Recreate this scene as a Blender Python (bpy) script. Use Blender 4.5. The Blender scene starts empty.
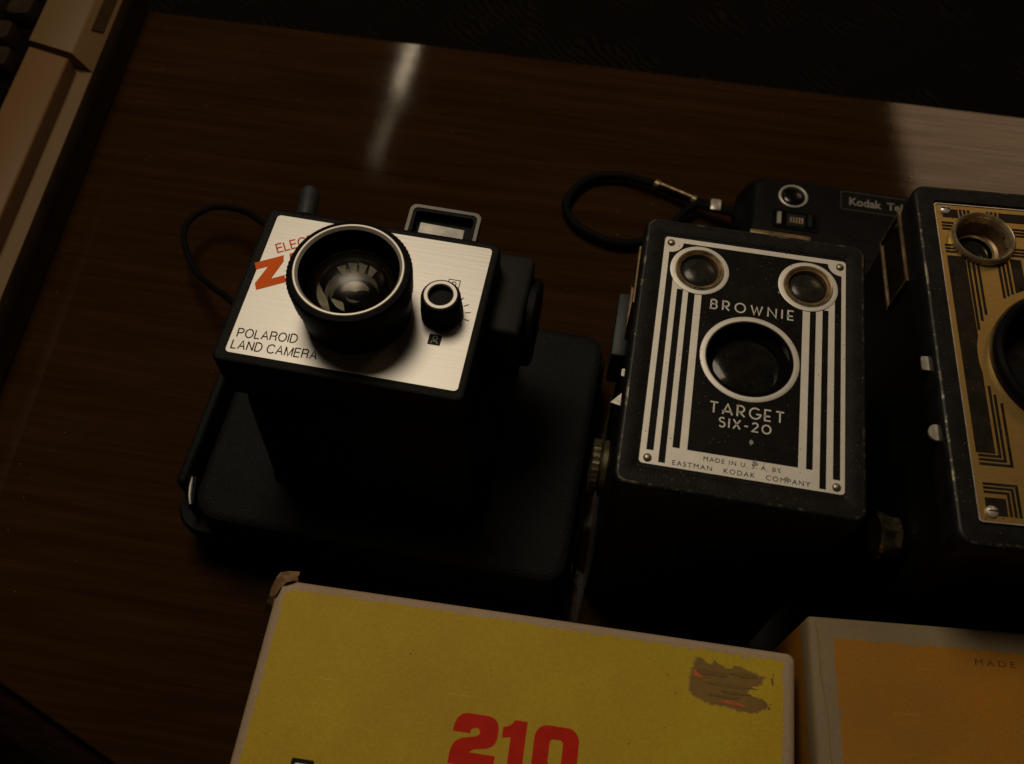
import bpy, bmesh, math, random
from mathutils import Vector, Matrix, Quaternion
random.seed(7)
PI = math.pi
S = bpy.context.scene
C = S.collection
R = math.radians

# ------------------------------------------------------------------ camera
cam_d = bpy.data.cameras.new('camera')
cam = bpy.data.objects.new('camera', cam_d); C.objects.link(cam)
rt = Vector((0.99976, 0.0191, 0.0106)); up = Vector((-0.0218, 0.8729, 0.4875)); fw = Vector((0, 0.4876, -0.8731))
mw = Matrix(((rt.x, up.x, -fw.x), (rt.y, up.y, -fw.y), (rt.z, up.z, -fw.z)))
cam.matrix_world = Matrix.Translation((0, 0, 0.43736)) @ mw.to_4x4()
cam_d.sensor_width = 36; cam_d.lens = 955.78 * 36 / 1024
cam_d.clip_start = 0.01; cam_d.clip_end = 50
cam_d.dof.use_dof = True; cam_d.dof.focus_distance = 0.37; cam_d.dof.aperture_fstop = 14
S.camera = cam

# ------------------------------------------------------------------ world and lamps
w = bpy.data.worlds.new('World'); S.world = w; w.use_nodes = True
bg = w.node_tree.nodes['Background']
bg.inputs[0].default_value = (1.0, 0.62, 0.34, 1); bg.inputs[1].default_value = 0.012
S.view_settings.view_transform = 'Standard'; S.view_settings.look = 'None'
S.view_settings.exposure = 0; S.view_settings.gamma = 1

def lamp(name, loc, target, sx, sy, power, color, xdir=None, ydir=None):
    d = bpy.data.lights.new(name, 'AREA'); d.shape = 'RECTANGLE'; d.size = sx; d.size_y = sy
    d.energy = power; d.color = color
    o = bpy.data.objects.new(name, d); C.objects.link(o)
    loc = Vector(loc); z = (loc - Vector(target)).normalized()
    x = Vector(xdir) if xdir else Vector((0, 0, 1)).cross(z)
    if ydir: x = Vector(ydir).cross(z)
    x = (x - z * x.dot(z)).normalized(); y = z.cross(x)
    m = Matrix(((x.x, y.x, z.x), (x.y, y.y, z.y), (x.z, y.z, z.z))).to_4x4()
    o.matrix_world = Matrix.Translation(loc) @ m
    return o
lamp('key_lamp', (-0.22, 0.70, 1.22), (0.0, 0.16, 0.1), 0.42, 0.42, 5.2, (1.0, 0.83, 0.61))
lamp('window_lamp', (1.215, 1.60, 1.29), (0.28, 0.42, 0), 0.50, 0.50, 1.45, (1.0, 0.63, 0.34), xdir=(-0.88, 0, 0.47))
lamp('streak_lamp', (-0.243, 1.60, 1.03), (-0.09, 0.42, 0), 0.005, 0.12, 0.055, (1.0, 0.80, 0.52), ydir=(-0.14, 0, 0.40))  # unseen strip light added to make the streak on the table
lamp('streak_lamp', (-0.270, 1.61, 1.12), (-0.09, 0.42, 0), 0.004, 0.34, 0.034, (1.0, 0.80, 0.52), ydir=(-0.14, 0, 0.40))  # second, dimmer strip added so the streak fades out

# ------------------------------------------------------------------ materials
def nt_new(name):
    m = bpy.data.materials.new(name); m.use_nodes = True
    nt = m.node_tree; b = nt.nodes['Principled BSDF']
    return m, nt, b
def coords(nt, scale=(1, 1, 1)):
    tc = nt.nodes.new('ShaderNodeTexCoord'); mp = nt.nodes.new('ShaderNodeMapping')
    nt.links.new(tc.outputs['Object'], mp.inputs['Vector']); mp.inputs['Scale'].default_value = scale
    return mp.outputs['Vector']
def noise(nt, vec, scale, detail=4, rough=0.55):
    n = nt.nodes.new('ShaderNodeTexNoise'); n.inputs['Scale'].default_value = scale
    n.inputs['Detail'].default_value = detail; n.inputs['Roughness'].default_value = rough
    nt.links.new(vec, n.inputs['Vector']); return n.outputs['Fac']
def ramp(nt, fac, stops):
    r = nt.nodes.new('ShaderNodeValToRGB'); nt.links.new(fac, r.inputs['Fac'])
    e = r.color_ramp.elements
    e[0].position, e[0].color = stops[0][0], (*stops[0][1], 1)
    e[1].position, e[1].color = stops[-1][0], (*stops[-1][1], 1)
    for p, c in stops[1:-1]:
        k = e.new(p); k.color = (*c, 1)
    return r.outputs['Color']
def mixc(nt, fac, a, b):
    m = nt.nodes.new('ShaderNodeMix'); m.data_type = 'RGBA'
    for s, v in (('Factor', fac), ('A', a), ('B', b)):
        if s == 'Factor': inp = m.inputs[0]
        else: inp = m.inputs[6 if s == 'A' else 7]
        if isinstance(v, (tuple, list)): inp.default_value = (*v[:3], 1)
        elif isinstance(v, (int, float)): inp.default_value = v
        else: nt.links.new(v, inp)
    return m.outputs[2]
def bump(nt, b, fac, strength, dist):
    bp = nt.nodes.new('ShaderNodeBump'); bp.inputs['Strength'].default_value = strength
    bp.inputs['Distance'].default_value = dist
    nt.links.new(fac, bp.inputs['Height']); nt.links.new(bp.outputs['Normal'], b.inputs['Normal'])
def dust_fac(nt, vec, scale, size, cut):
    v = nt.nodes.new('ShaderNodeTexVoronoi'); v.inputs['Scale'].default_value = scale
    nt.links.new(vec, v.inputs['Vector'])
    lt = nt.nodes.new('ShaderNodeMath'); lt.operation = 'LESS_THAN'; lt.inputs[1].default_value = size
    nt.links.new(v.outputs['Distance'], lt.inputs[0])
    sp = nt.nodes.new('ShaderNodeSeparateColor'); nt.links.new(v.outputs['Color'], sp.inputs[0])
    g = nt.nodes.new('ShaderNodeMath'); g.operation = 'GREATER_THAN'; g.inputs[1].default_value = cut
    nt.links.new(sp.outputs[0], g.inputs[0])
    mu = nt.nodes.new('ShaderNodeMath'); mu.operation = 'MULTIPLY'
    nt.links.new(lt.outputs[0], mu.inputs[0]); nt.links.new(g.outputs[0], mu.inputs[1])
    return mu.outputs[0]
def mat(name, color, rough=0.5, metal=0.0, grain=0, grain_s=0.0, var=0.25, vscale=60, dust=0.0, dustc=(0.25, 0.23, 0.19), dscale=700, stretch=(1, 1, 1), spec=0.5, rvar=0.0, coat=0):
    m, nt, b = nt_new(name)
    vec = coords(nt, stretch)
    n = noise(nt, vec, vscale)
    lo = tuple(c * (1 - var) for c in color); hi = tuple(min(1, c * (1 + var)) for c in color)
    col = ramp(nt, n, [(0.3, lo), (0.7, hi)])
    if dust > 0:
        col = mixc(nt, dust_fac(nt, coords(nt), dscale, 0.22, 1 - dust), col, dustc)
    nt.links.new(col, b.inputs['Base Color'])
    b.inputs['Metallic'].default_value = metal; b.inputs['Roughness'].default_value = rough
    b.inputs['Specular IOR Level'].default_value = spec
    if coat: b.inputs['Coat Weight'].default_value = coat; b.inputs['Coat Roughness'].default_value = 0.08
    if rvar > 0:
        rr = nt.nodes.new('ShaderNodeMapRange'); rr.inputs[3].default_value = max(0.02, rough - rvar); rr.inputs[4].default_value = rough + rvar
        nt.links.new(noise(nt, vec, vscale * 2.3), rr.inputs[0]); nt.links.new(rr.outputs[0], b.inputs['Roughness'])
    if grain:
        bump(nt, b, noise(nt, vec, grain, 3), grain_s, 0.0006)
    return m

def wood_mat():
    m, nt, b = nt_new('walnut_veneer')
    v1 = coords(nt, (7, 140, 140)); v2 = coords(nt, (14, 420, 420)); v3 = coords(nt, (3, 14, 14))
    n1 = noise(nt, v1, 1.0, 5, 0.6); n2 = noise(nt, v2, 1.0, 3, 0.6); n3 = noise(nt, v3, 1.0, 3)
    c1 = ramp(nt, n1, [(0.3, (0.025, 0.0110, 0.0034)), (0.5, (0.034, 0.0156, 0.0047)), (0.72, (0.043, 0.0204, 0.0062))])
    c2 = mixc(nt, n2, (0.58, 0.55, 0.53), (1.34, 1.34, 1.34))
    mu = nt.nodes.new('ShaderNodeMix'); mu.data_type = 'RGBA'; mu.blend_type = 'MULTIPLY'; mu.inputs[0].default_value = 1
    nt.links.new(c1, mu.inputs[6]); nt.links.new(c2, mu.inputs[7])
    c3 = mixc(nt, n3, (0.6, 0.58, 0.55), (1.25, 1.25, 1.25))
    mu2 = nt.nodes.new('ShaderNodeMix'); mu2.data_type = 'RGBA'; mu2.blend_type = 'MULTIPLY'; mu2.inputs[0].default_value = 1
    nt.links.new(mu.outputs[2], mu2.inputs[6]); nt.links.new(c3, mu2.inputs[7])
    col = mixc(nt, dust_fac(nt, coords(nt), 130, 0.05, 0.75), mu2.outputs[2], (0.10, 0.08, 0.06))
    nt.links.new(col, b.inputs['Base Color'])
    rr = nt.nodes.new('ShaderNodeMapRange'); rr.inputs[3].default_value = 0.035; rr.inputs[4].default_value = 0.060
    sr = nt.nodes.new('ShaderNodeMapRange'); sr.inputs[1].default_value = 0.3; sr.inputs[2].default_value = 0.7; sr.inputs[3].default_value = 0.26; sr.inputs[4].default_value = 0.46
    nt.links.new(n2, sr.inputs[0]); nt.links.new(sr.outputs[0], b.inputs['Specular IOR Level'])
    nt.links.new(noise(nt, coords(nt, (30, 60, 60)), 1.0, 4), rr.inputs[0])
    sm = nt.nodes.new('ShaderNodeMapRange'); sm.inputs[1].default_value = 0.45; sm.inputs[2].default_value = 0.75; sm.inputs[3].default_value = 0.0; sm.inputs[4].default_value = 0.045
    nt.links.new(noise(nt, coords(nt, (16, 22, 22)), 1.0, 5, 0.6), sm.inputs[0])
    ad = nt.nodes.new('ShaderNodeMath'); ad.operation = 'ADD'
    nt.links.new(rr.outputs[0], ad.inputs[0]); nt.links.new(sm.outputs[0], ad.inputs[1]); nt.links.new(ad.outputs[0], b.inputs['Roughness'])
    bump(nt, b, noise(nt, coords(nt, (700, 900, 900)), 1.0, 2), 0.07, 0.0002)
    return m

M = {}
M['wood'] = wood_mat()
M['wood_edge'] = mat('walnut_edge', (0.020, 0.008, 0.0035), 0.4, var=0.4, vscale=40, stretch=(1, 6, 6), spec=0.2)
M['black_plastic'] = mat('black_moulded_plastic', (0.0065, 0.0065, 0.0065), 0.42, grain=2600, grain_s=0.35, dust=0.07, dscale=900, dustc=(0.06, 0.055, 0.045), spec=0.09)
M['black_grain'] = mat('black_pebbled_plastic', (0.0075, 0.008, 0.0078), 0.48, grain=1500, grain_s=0.7, dust=0.08, dscale=800, dustc=(0.05, 0.05, 0.04), spec=0.12)
M['leatherette'] = mat('black_leatherette', (0.006, 0.0055, 0.005), 0.5, grain=1300, grain_s=0.8, spec=0.12)
M['gloss_black'] = mat('gloss_black', (0.005, 0.005, 0.005), 0.18, rvar=0.06, spec=0.35)
M['deep_black'] = mat('deep_matt_black', (0.002, 0.002, 0.002), 0.8, spec=0.05)
M['grey_panel'] = mat('dark_grey_plastic', (0.018, 0.019, 0.018), 0.5, grain=2000, grain_s=0.25, spec=0.1)
M['lug_grey'] = mat('blue_grey_rubber', (0.017, 0.022, 0.024), 0.55, var=0.6, vscale=300)
M['alu'] = mat('brushed_aluminium', (0.55, 0.535, 0.505), 0.46, 0.62, grain=1, grain_s=0.07, var=0.05, vscale=30, stretch=(30, 900, 900))
M['alu_ring'] = mat('satin_ring', (0.66, 0.62, 0.55), 0.45, 0.35, var=0.08)
M['brown_alu'] = mat('matt_face_metal', (0.80, 0.77, 0.70), 0.5, 0.35, var=0.05, vscale=220, grain=2500, grain_s=0.12, dust=0.04, dustc=(0.2, 0.17, 0.12), dscale=900)
M['enamel'] = mat('black_enamel', (0.010, 0.0095, 0.009), 0.38, var=0.4, vscale=90, grain=1800, grain_s=0.2, dust=0.07, dscale=1000, dustc=(0.11, 0.10, 0.08), rvar=0.1, spec=0.07)
M['rim_paint'] = mat('black_rim_paint', (0.013, 0.013, 0.0125), 0.42, var=0.35, vscale=150, grain=1500, grain_s=0.35, dust=0.07, dscale=1100, dustc=(0.10, 0.09, 0.075), spec=0.08)
def worn():
    m, nt, b = nt_new('worn_paint_edge')
    n = noise(nt, coords(nt), 160, 5, 0.65)
    f = ramp(nt, n, [(0.53, (0, 0, 0)), (0.63, (1, 1, 1))])
    col = mixc(nt, f, (0.016, 0.016, 0.015), (0.16, 0.14, 0.10))
    nt.links.new(col, b.inputs['Base Color'])
    mm = nt.nodes.new('ShaderNodeMath'); mm.operation = 'MULTIPLY'; mm.inputs[1].default_value = 0.6
    nt.links.new(f, mm.inputs[0]); nt.links.new(mm.outputs[0], b.inputs['Metallic'])
    b.inputs['Roughness'].default_value = 0.42; b.inputs['Specular IOR Level'].default_value = 0.2
    return m
M['worn'] = worn()
M['nickel'] = mat('nickel', (0.60, 0.56, 0.48), 0.3, 0.45, var=0.25, vscale=300, rvar=0.1)
M['brass'] = mat('aged_brass', (0.60, 0.49, 0.31), 0.28, 0.7, var=0.35, vscale=250, rvar=0.1)
M['knob_dull'] = mat('tarnished_knob', (0.10, 0.085, 0.045), 0.4, 0.6, var=0.5, vscale=250)
M['frame_dim'] = mat('dim_grey', (0.035, 0.035, 0.032), 0.5)
M['label_grey'] = mat('label_lettering', (0.20, 0.195, 0.175), 0.5)
M['frame_grey'] = mat('worn_grey_frame', (0.14, 0.13, 0.105), 0.45, var=0.3, vscale=200)
M['brass_dim'] = mat('dull_brass', (0.22, 0.15, 0.08), 0.4, 0.6, var=0.5, vscale=250)
M['copper_dark'] = mat('dark_brass', (0.24, 0.155, 0.08), 0.42, 0.45, var=0.4, vscale=250)
M['rivet'] = mat('rivet_metal', (0.36, 0.31, 0.22), 0.4, 0.9, var=0.3, vscale=600)
M['gold'] = mat('gold_lacquer', (0.46, 0.30, 0.095), 0.42, 0.75, grain=1, grain_s=0.2, var=0.12, vscale=60, stretch=(4, 40, 40), dust=0.03, dustc=(0.12, 0.08, 0.03))
M['gold_black'] = mat('black_on_gold', (0.018, 0.014, 0.009), 0.42, var=0.5, vscale=160, dust=0.08, dscale=800, dustc=(0.09, 0.07, 0.04), spec=0.12)
M['red_print'] = mat('orange_red_print', (0.92, 0.140, 0.006), 0.6, var=0.03, spec=0.15)
M['black_print'] = mat('black_print', (0.012, 0.011, 0.010), 0.5, spec=0.1)
M['brown_print'] = mat('faded_print', (0.075, 0.045, 0.014), 0.6, var=0.4, vscale=600)
M['white_print'] = mat('white_print', (0.78, 0.75, 0.68), 0.5, var=0.12, vscale=400)
M['grey_print'] = mat('grey_print', (0.34, 0.33, 0.30), 0.45)
M['cord'] = mat('black_cord', (0.006, 0.006, 0.006), 0.55, grain=2500, grain_s=0.5, spec=0.05)
M['knob_metal'] = mat('worn_chrome', (0.42, 0.34, 0.20), 0.22, 0.95, var=0.3, vscale=300)
M['beige'] = mat('beige_plastic', (0.165, 0.088, 0.030), 0.5, var=0.06, vscale=20, grain=2200, grain_s=0.12)
M['beige_dark'] = mat('tan_metal_panel', (0.165, 0.098, 0.038), 0.45, var=0.07, vscale=20, grain=2200, grain_s=0.15)
M['casing_shade'] = mat('casing_shade', (0.045, 0.026, 0.011), 0.6, spec=0.1)  # shade on the beige casing, put into the colour as dark brown
M['key'] = mat('brown_key_plastic', (0.026, 0.016, 0.010), 0.26, var=0.15)
def cardboard(name, base, blot, spot, sscale=160):
    m, nt, b = nt_new(name)
    vec = coords(nt)
    c = mixc(nt, ramp(nt, noise(nt, vec, 22, 5), [(0.35, (0, 0, 0)), (0.7, (1, 1, 1))]), base, blot)
    c = mixc(nt, dust_fac(nt, vec, sscale * 2.2, 0.10, 0.93), c, spot)
    f = ramp(nt, noise(nt, vec, 900, 2), [(0.35, (0.93, 0.93, 0.93)), (0.65, (1.03, 1.03, 1.03))])
    mu = nt.nodes.new('ShaderNodeMix'); mu.data_type = 'RGBA'; mu.blend_type = 'MULTIPLY'; mu.inputs[0].default_value = 1
    nt.links.new(c, mu.inputs[6]); nt.links.new(f, mu.inputs[7])
    sc = ramp(nt, noise(nt, coords(nt, (35, 700, 1)), 1.0, 3, 0.7), [(0.66, (0, 0, 0)), (0.72, (0.35, 0.35, 0.35))])
    fin = mixc(nt, sc, mu.outputs[2], tuple(min(1, c * 1.25 + 0.03) for c in base))
    st = ramp(nt, noise(nt, vec, 9, 6, 0.7), [(0.58, (0, 0, 0)), (0.75, (0.45, 0.45, 0.45))])
    fin = mixc(nt, st, fin, tuple(c * 0.62 for c in base))
    nt.links.new(fin, b.inputs['Base Color']); b.inputs['Roughness'].default_value = 0.62
    b.inputs['Specular IOR Level'].default_value = 0.3
    bump(nt, b, noise(nt, vec, 1300, 3), 0.25, 0.0004)
    return m
M['yellow'] = cardboard('yellow_card', (0.56, 0.40, 0.016), (0.49, 0.32, 0.013), (0.16, 0.11, 0.02))
M['orange'] = cardboard('orange_card', (0.45, 0.185, 0.012), (0.33, 0.165, 0.020), (0.2, 0.10, 0.02))
M['white_edge'] = cardboard('worn_white_card', (0.47, 0.35, 0.24), (0.38, 0.27, 0.17), (0.12, 0.08, 0.05), 260)
M['cream_edge'] = cardboard('cream_card', (0.29, 0.225, 0.125), (0.22, 0.16, 0.085), (0.10, 0.07, 0.04), 260)
M['torn'] = cardboard('torn_card', (0.25, 0.15, 0.032), (0.14, 0.08, 0.02), (0.07, 0.04, 0.02), 400)
M['torn_dark'] = cardboard('dark_torn_card', (0.205, 0.122, 0.027), (0.16, 0.09, 0.02), (0.07, 0.04, 0.02), 400)
M['pale_card'] = cardboard('pale_torn_rim', (0.40, 0.27, 0.05), (0.32, 0.20, 0.04), (0.1, 0.06, 0.03), 400)
M['dull_orange'] = mat('dull_orange_flake', (0.50, 0.11, 0.015), 0.6, var=0.3, vscale=500)
M['brown_paper'] = cardboard('torn_brown_paper', (0.22, 0.13, 0.06), (0.30, 0.19, 0.09), (0.1, 0.06, 0.03), 400)
M['red_box'] = mat('red_box_print', (0.58, 0.016, 0.003), 0.6, var=0.10, vscale=200, spec=0.15)
def glass_mat():
    m, nt, b = nt_new('lens_glass')
    b.inputs['Base Color'].default_value = (0.9, 0.9, 0.85, 1)
    out = nt.nodes['Material Output']
    tr = nt.nodes.new('ShaderNodeBsdfTransparent'); gl = nt.nodes.new('ShaderNodeBsdfGlossy')
    tr.inputs[0].default_value = (0.86, 0.84, 0.76, 1); gl.inputs['Roughness'].default_value = 0.26
    fr = nt.nodes.new('ShaderNodeFresnel'); fr.inputs[0].default_value = 1.45
    mx = nt.nodes.new('ShaderNodeMixShader')
    nt.links.new(fr.outputs[0], mx.inputs[0]); nt.links.new(tr.outputs[0], mx.inputs[1]); nt.links.new(gl.outputs[0], mx.inputs[2])
    nt.links.new(mx.outputs[0], out.inputs['Surface'])
    nt.nodes.remove(b)
    return m
M['glass'] = glass_mat()
M['dark_glass'] = mat('dark_finder_glass', (0.012, 0.0115, 0.0085), 0.10, var=0.4, vscale=300, rvar=0.04, spec=0.22, dust=0.10, dustc=(0.06, 0.055, 0.04), dscale=1400)
M['finder_glass'] = mat('dull_finder_glass', (0.026, 0.024, 0.019), 0.2, var=0.4, vscale=350, rvar=0.06, spec=0.22, dust=0.08, dustc=(0.10, 0.09, 0.07), dscale=1500)
M['mirror'] = mat('finder_mirror', (0.16, 0.15, 0.13), 0.3, 0.25, var=0.7, vscale=130)
M['glint_dim'] = mat('dim_lens_reflection', (0.26, 0.245, 0.21), 0.3, 0.3, var=0.4, vscale=300)  # dimmer tone of the reflections painted inside the lens
M['glint'] = mat('lens_reflection', (0.58, 0.55, 0.48), 0.32, 0.3, var=0.3, vscale=300)  # light tone of the reflections painted inside the lens
def weave():
    m, nt, b = nt_new('dark_woven_upholstery')
    vec = coords(nt)
    a = nt.nodes.new('ShaderNodeTexWave'); a.inputs['Scale'].default_value = 70; a.bands_direction = 'DIAGONAL'; a.inputs['Distortion'].default_value = 9; a.inputs['Detail Scale'].default_value = 0.6
    nt.links.new(vec, a.inputs['Vector'])
    n = noise(nt, vec, 26, 4)
    f = ramp(nt, n, [(0.38, (0, 0, 0)), (0.50, (1, 1, 1))])
    c = mixc(nt, a.outputs['Fac'], (0.003, 0.0022, 0.0014), (0.013, 0.0095, 0.006))
    c = mixc(nt, f, c, (0.006, 0.005, 0.003))
    nt.links.new(c, b.inputs['Base Color']); b.inputs['Roughness'].default_value = 0.9; b.inputs['Specular IOR Level'].default_value = 0.05
    bump(nt, b, a.outputs['Fac'], 0.5, 0.001)
    return m
M['weave'] = weave()
M['floor'] = mat('dark_floor', (0.02, 0.013, 0.009), 0.8, var=0.5, vscale=30)

# ------------------------------------------------------------------ mesh helpers
class B:
    def __init__(s): s.bm = bmesh.new(); s.mats = []
    def mi(s, m):
        if m not in s.mats: s.mats.append(m)
        return s.mats.index(m)
    def _merge(s, other, m, mtx=None):
        k = s.mi(m) if isinstance(m, str) else None
        if mtx is not None: other.transform(mtx)
        vm = {v: s.bm.verts.new(v.co) for v in other.verts}
        for f in other.faces:
            try:
                g = s.bm.faces.new([vm[v] for v in f.verts])
            except ValueError: continue
            g.material_index = k if k is not None else s.mi(m[f.material_index])
        other.free()
    def box(s, m, x0, x1, y0, y1, z0, z1, bev=0.0, seg=2, mtx=None):
        t = bmesh.new(); bmesh.ops.create_cube(t, size=1)
        bmesh.ops.scale(t, vec=(x1 - x0, y1 - y0, z1 - z0), verts=t.verts)
        bmesh.ops.translate(t, vec=((x0 + x1) / 2, (y0 + y1) / 2, (z0 + z1) / 2), verts=t.verts)
        if bev: bmesh.ops.bevel(t, geom=list(t.edges), offset=bev, segments=seg, affect='EDGES', profile=0.5)
        s._merge(t, m, mtx); return s
    def loft(s, m, loops, cap=(True, True), mtx=None, mlist=None):
        t = bmesh.new(); rows = [[t.verts.new(p) for p in L] for L in loops]
        for i in range(len(rows) - 1):
            a, b_ = rows[i], rows[i + 1]; n = len(a)
            for k in range(n):
                f = t.faces.new((a[k], a[(k + 1) % n], b_[(k + 1) % n], b_[k]))
                if mlist: f.material_index = mlist[i]
        if cap[0]:
            f = t.faces.new(rows[0][::-1])
        if cap[1]:
            f = t.faces.new(rows[-1])
            if mlist: f.material_index = mlist[-1]
        s._merge(t, m if not mlist else m, mtx); return s
    def prism(s, m, outer, z0, z1, holes=(), mtx=None, bottom=True):
        # flat plate with holes; outlines are lists of (x, y)
        t = bmesh.new(); loops = []; edges = []
        for L in [outer] + list(holes):
            vs = [t.verts.new((p[0], p[1], z1)) for p in L]
            loops.append(vs)
            for i in range(len(vs)): edges.append(t.edges.new((vs[i], vs[(i + 1) % len(vs)])))
        bmesh.ops.triangle_fill(t, use_beauty=True, use_dissolve=False, edges=edges, normal=(0, 0, 1))
        for f in t.faces:
            f.normal_update()
            if f.normal.z < 0: f.normal_flip()
        top = list(t.faces)
        low = {v: t.verts.new((v.co.x, v.co.y, z0)) for v in list(t.verts)}
        if bottom:
            for f in top: t.faces.new([low[v] for v in reversed(f.verts)])
        for vs in loops:
            n = len(vs)
            for i in range(n):
                a, b_ = vs[i], vs[(i + 1) % n]
                t.faces.new((a, low[a], low[b_], b_))
        bmesh.ops.recalc_face_normals(t, faces=t.faces) if bottom else None
        s._merge(t, m, mtx); return s
    def lathe(s, m, prof, cx=0, cy=0, seg=64, mtx=None, mlist=None, rmod=None, close=False):
        t = bmesh.new(); rows = []
        for j, (r, z) in enumerate(prof):
            if r < 1e-7: rows.append([t.verts.new((cx, cy, z))])
            else:
                rows.append([t.verts.new((cx + (r + (rmod(j, i) if rmod else 0)) * math.cos(2 * PI * i / seg), cy + (r + (rmod(j, i) if rmod else 0)) * math.sin(2 * PI * i / seg), z)) for i in range(seg)])
        for j in range(len(rows) - 1):
            a, b_ = rows[j], rows[j + 1]
            for i in range(seg):
                k = (i + 1) % seg
                if len(a) == 1 and len(b_) == 1: continue
                if len(a) == 1: f = t.faces.new((a[0], b_[k], b_[i]))
                elif len(b_) == 1: f = t.faces.new((a[i], a[k], b_[0]))
                else: f = t.faces.new((a[i], a[k], b_[k], b_[i]))
                if mlist: f.material_index = mlist[j]
        s._merge(t, m, mtx); return s
    def tube(s, m, pts, r, seg=10, close=False, flat=1.0, caps=True):
        P = [Vector(p) for p in pts]; loops = []; n = len(P); prev = None
        for i in range(n):
            d = ((P[(i + 1) % n] if close else P[min(i + 1, n - 1)]) - (P[i - 1] if (close or i) else P[0])).normalized()
            u = Vector((0, 0, 1)) - d * d.z
            if u.length < 1e-3: u = prev or Vector((1, 0, 0))
            u.normalize(); prev = u; v = d.cross(u)
            rr = r[i] if isinstance(r, (list, tuple)) else r
            loops.append([P[i] + (v * math.cos(2 * PI * k / seg) * rr + u * math.sin(2 * PI * k / seg) * rr * flat) for k in range(seg)])
        if close: loops.append(loops[0])
        return s.loft(m, loops, cap=(not close and caps, not close and caps))
    def build(s, name, parent=None, smooth=40):
        bm = s.bm
        bmesh.ops.remove_doubles(bm, verts=bm.verts, dist=1e-7)
        for f in bm.faces: f.smooth = True
        lim = R(smooth)
        bm.normal_update()
        for e in bm.edges:
            if len(e.link_faces) == 2:
                e.smooth = e.link_faces[0].normal.angle(e.link_faces[1].normal, 0) < lim
            else: e.smooth = False
        me = bpy.data.meshes.new(name); bm.to_mesh(me); bm.free()
        for k in s.mats: me.materials.append(M[k])
        o = bpy.data.objects.new(name, me); C.objects.link(o)
        if parent: o.parent = parent
        return o

def thing(name, label, cat, loc=(0, 0, 0), rz=0.0, group=None):
    o = bpy.data.objects.new(name, None); C.objects.link(o); o.empty_display_size = 0.02
    o.location = loc; o.rotation_euler = (0, 0, rz); o['label'] = label; o['category'] = cat
    if group: o['group'] = group
    return o
def circ(cx, cy, r, n=64, a0=0.0): return [(cx + r * math.cos(a0 + 2 * PI * i / n), cy + r * math.sin(a0 + 2 * PI * i / n)) for i in range(n)]
def rrect(x0, x1, y0, y1, r, n=6):
    out = []
    for cx, cy, a in ((x1 - r, y1 - r, 0), (x0 + r, y1 - r, 90), (x0 + r, y0 + r, 180), (x1 - r, y0 + r, 270)):
        for i in range(n + 1):
            t = R(a + 90 * i / n); out.append((cx + r * math.cos(t), cy + r * math.sin(t)))
    return out
def z3(L, z): return [(p[0], p[1], z) for p in L]
def rect(x0, x1, y0, y1): return [(x0, y0), (x1, y0), (x1, y1), (x0, y1)]

def ribbon(bd, m, pts, wd, z0, z1, closed=False):
    # flat stroke of constant width with mitred joints
    P = [Vector(p) for p in pts]; n = len(P); Lf = []; Rt = []
    for i in range(n):
        a = P[i - 1] if (i or closed) else None; b_ = P[(i + 1) % n] if (i < n - 1 or closed) else None
        d1 = (P[i] - a).normalized() if a is not None else None
        d2 = (b_ - P[i]).normalized() if b_ is not None else None
        if d1 is None: d1 = d2
        if d2 is None: d2 = d1
        n1 = Vector((-d1.y, d1.x)); n2 = Vector((-d2.y, d2.x)); mm = n1 + n2
        mm = mm.normalized() if mm.length > 0.3 else n1
        k = min(1.8, 1 / max(0.4, mm.dot(n1)))
        Lf.append(P[i] + mm * wd / 2 * k); Rt.append(P[i] - mm * wd / 2 * k)
    rng = range(n if closed else n - 1)
    for i in rng:
        j = (i + 1) % n
        q = [Lf[i], Rt[i], Rt[j], Lf[j]]
        bd.loft(m, [z3(q, z0), z3(q, z1)])

def text_into(bd, m, body, p0, p1, height, z0, dz, bold=0.0, space=1.0, shear=0.0):
    # lettering from Blender's own built-in font, fitted on the baseline p0 -> p1 with the given cap height
    cu = bpy.data.curves.new('lettering', 'FONT'); cu.body = body; cu.size = 1.0; cu.offset = bold; cu.space_character = space; cu.shear = shear
    cu.resolution_u = 6; cu.fill_mode = 'FRONT'
    o = bpy.data.objects.new('lettering', cu); C.objects.link(o)
    dg = bpy.context.evaluated_depsgraph_get(); me = bpy.data.meshes.new_from_object(o.evaluated_get(dg))
    C.objects.unlink(o); bpy.data.objects.remove(o)
    t = bmesh.new(); t.from_mesh(me); bpy.data.meshes.remove(me)
    xs = [v.co.x for v in t.verts]; ys = [v.co.y for v in t.verts]
    x0, x1, y0, y1 = min(xs), max(xs), min(ys), max(ys)
    p0 = Vector(p0); p1 = Vector(p1); d = p1 - p0; u = d.normalized(); n = Vector((-u.y, u.x))
    for v in t.verts:
        a = (v.co.x - x0) / (x1 - x0) * d.length; b_ = (v.co.y - y0) / (y1 - y0) * height
        q = p0 + u * a + n * b_; v.co = (q.x, q.y, z0)
    r = bmesh.ops.extrude_face_region(t, geom=list(t.faces))
    bmesh.ops.translate(t, vec=(0, 0, dz), verts=[g for g in r['geom'] if isinstance(g, bmesh.types.BMVert)])
    bmesh.ops.recalc_face_normals(t, faces=t.faces)
    bd._merge(t, m)

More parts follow.
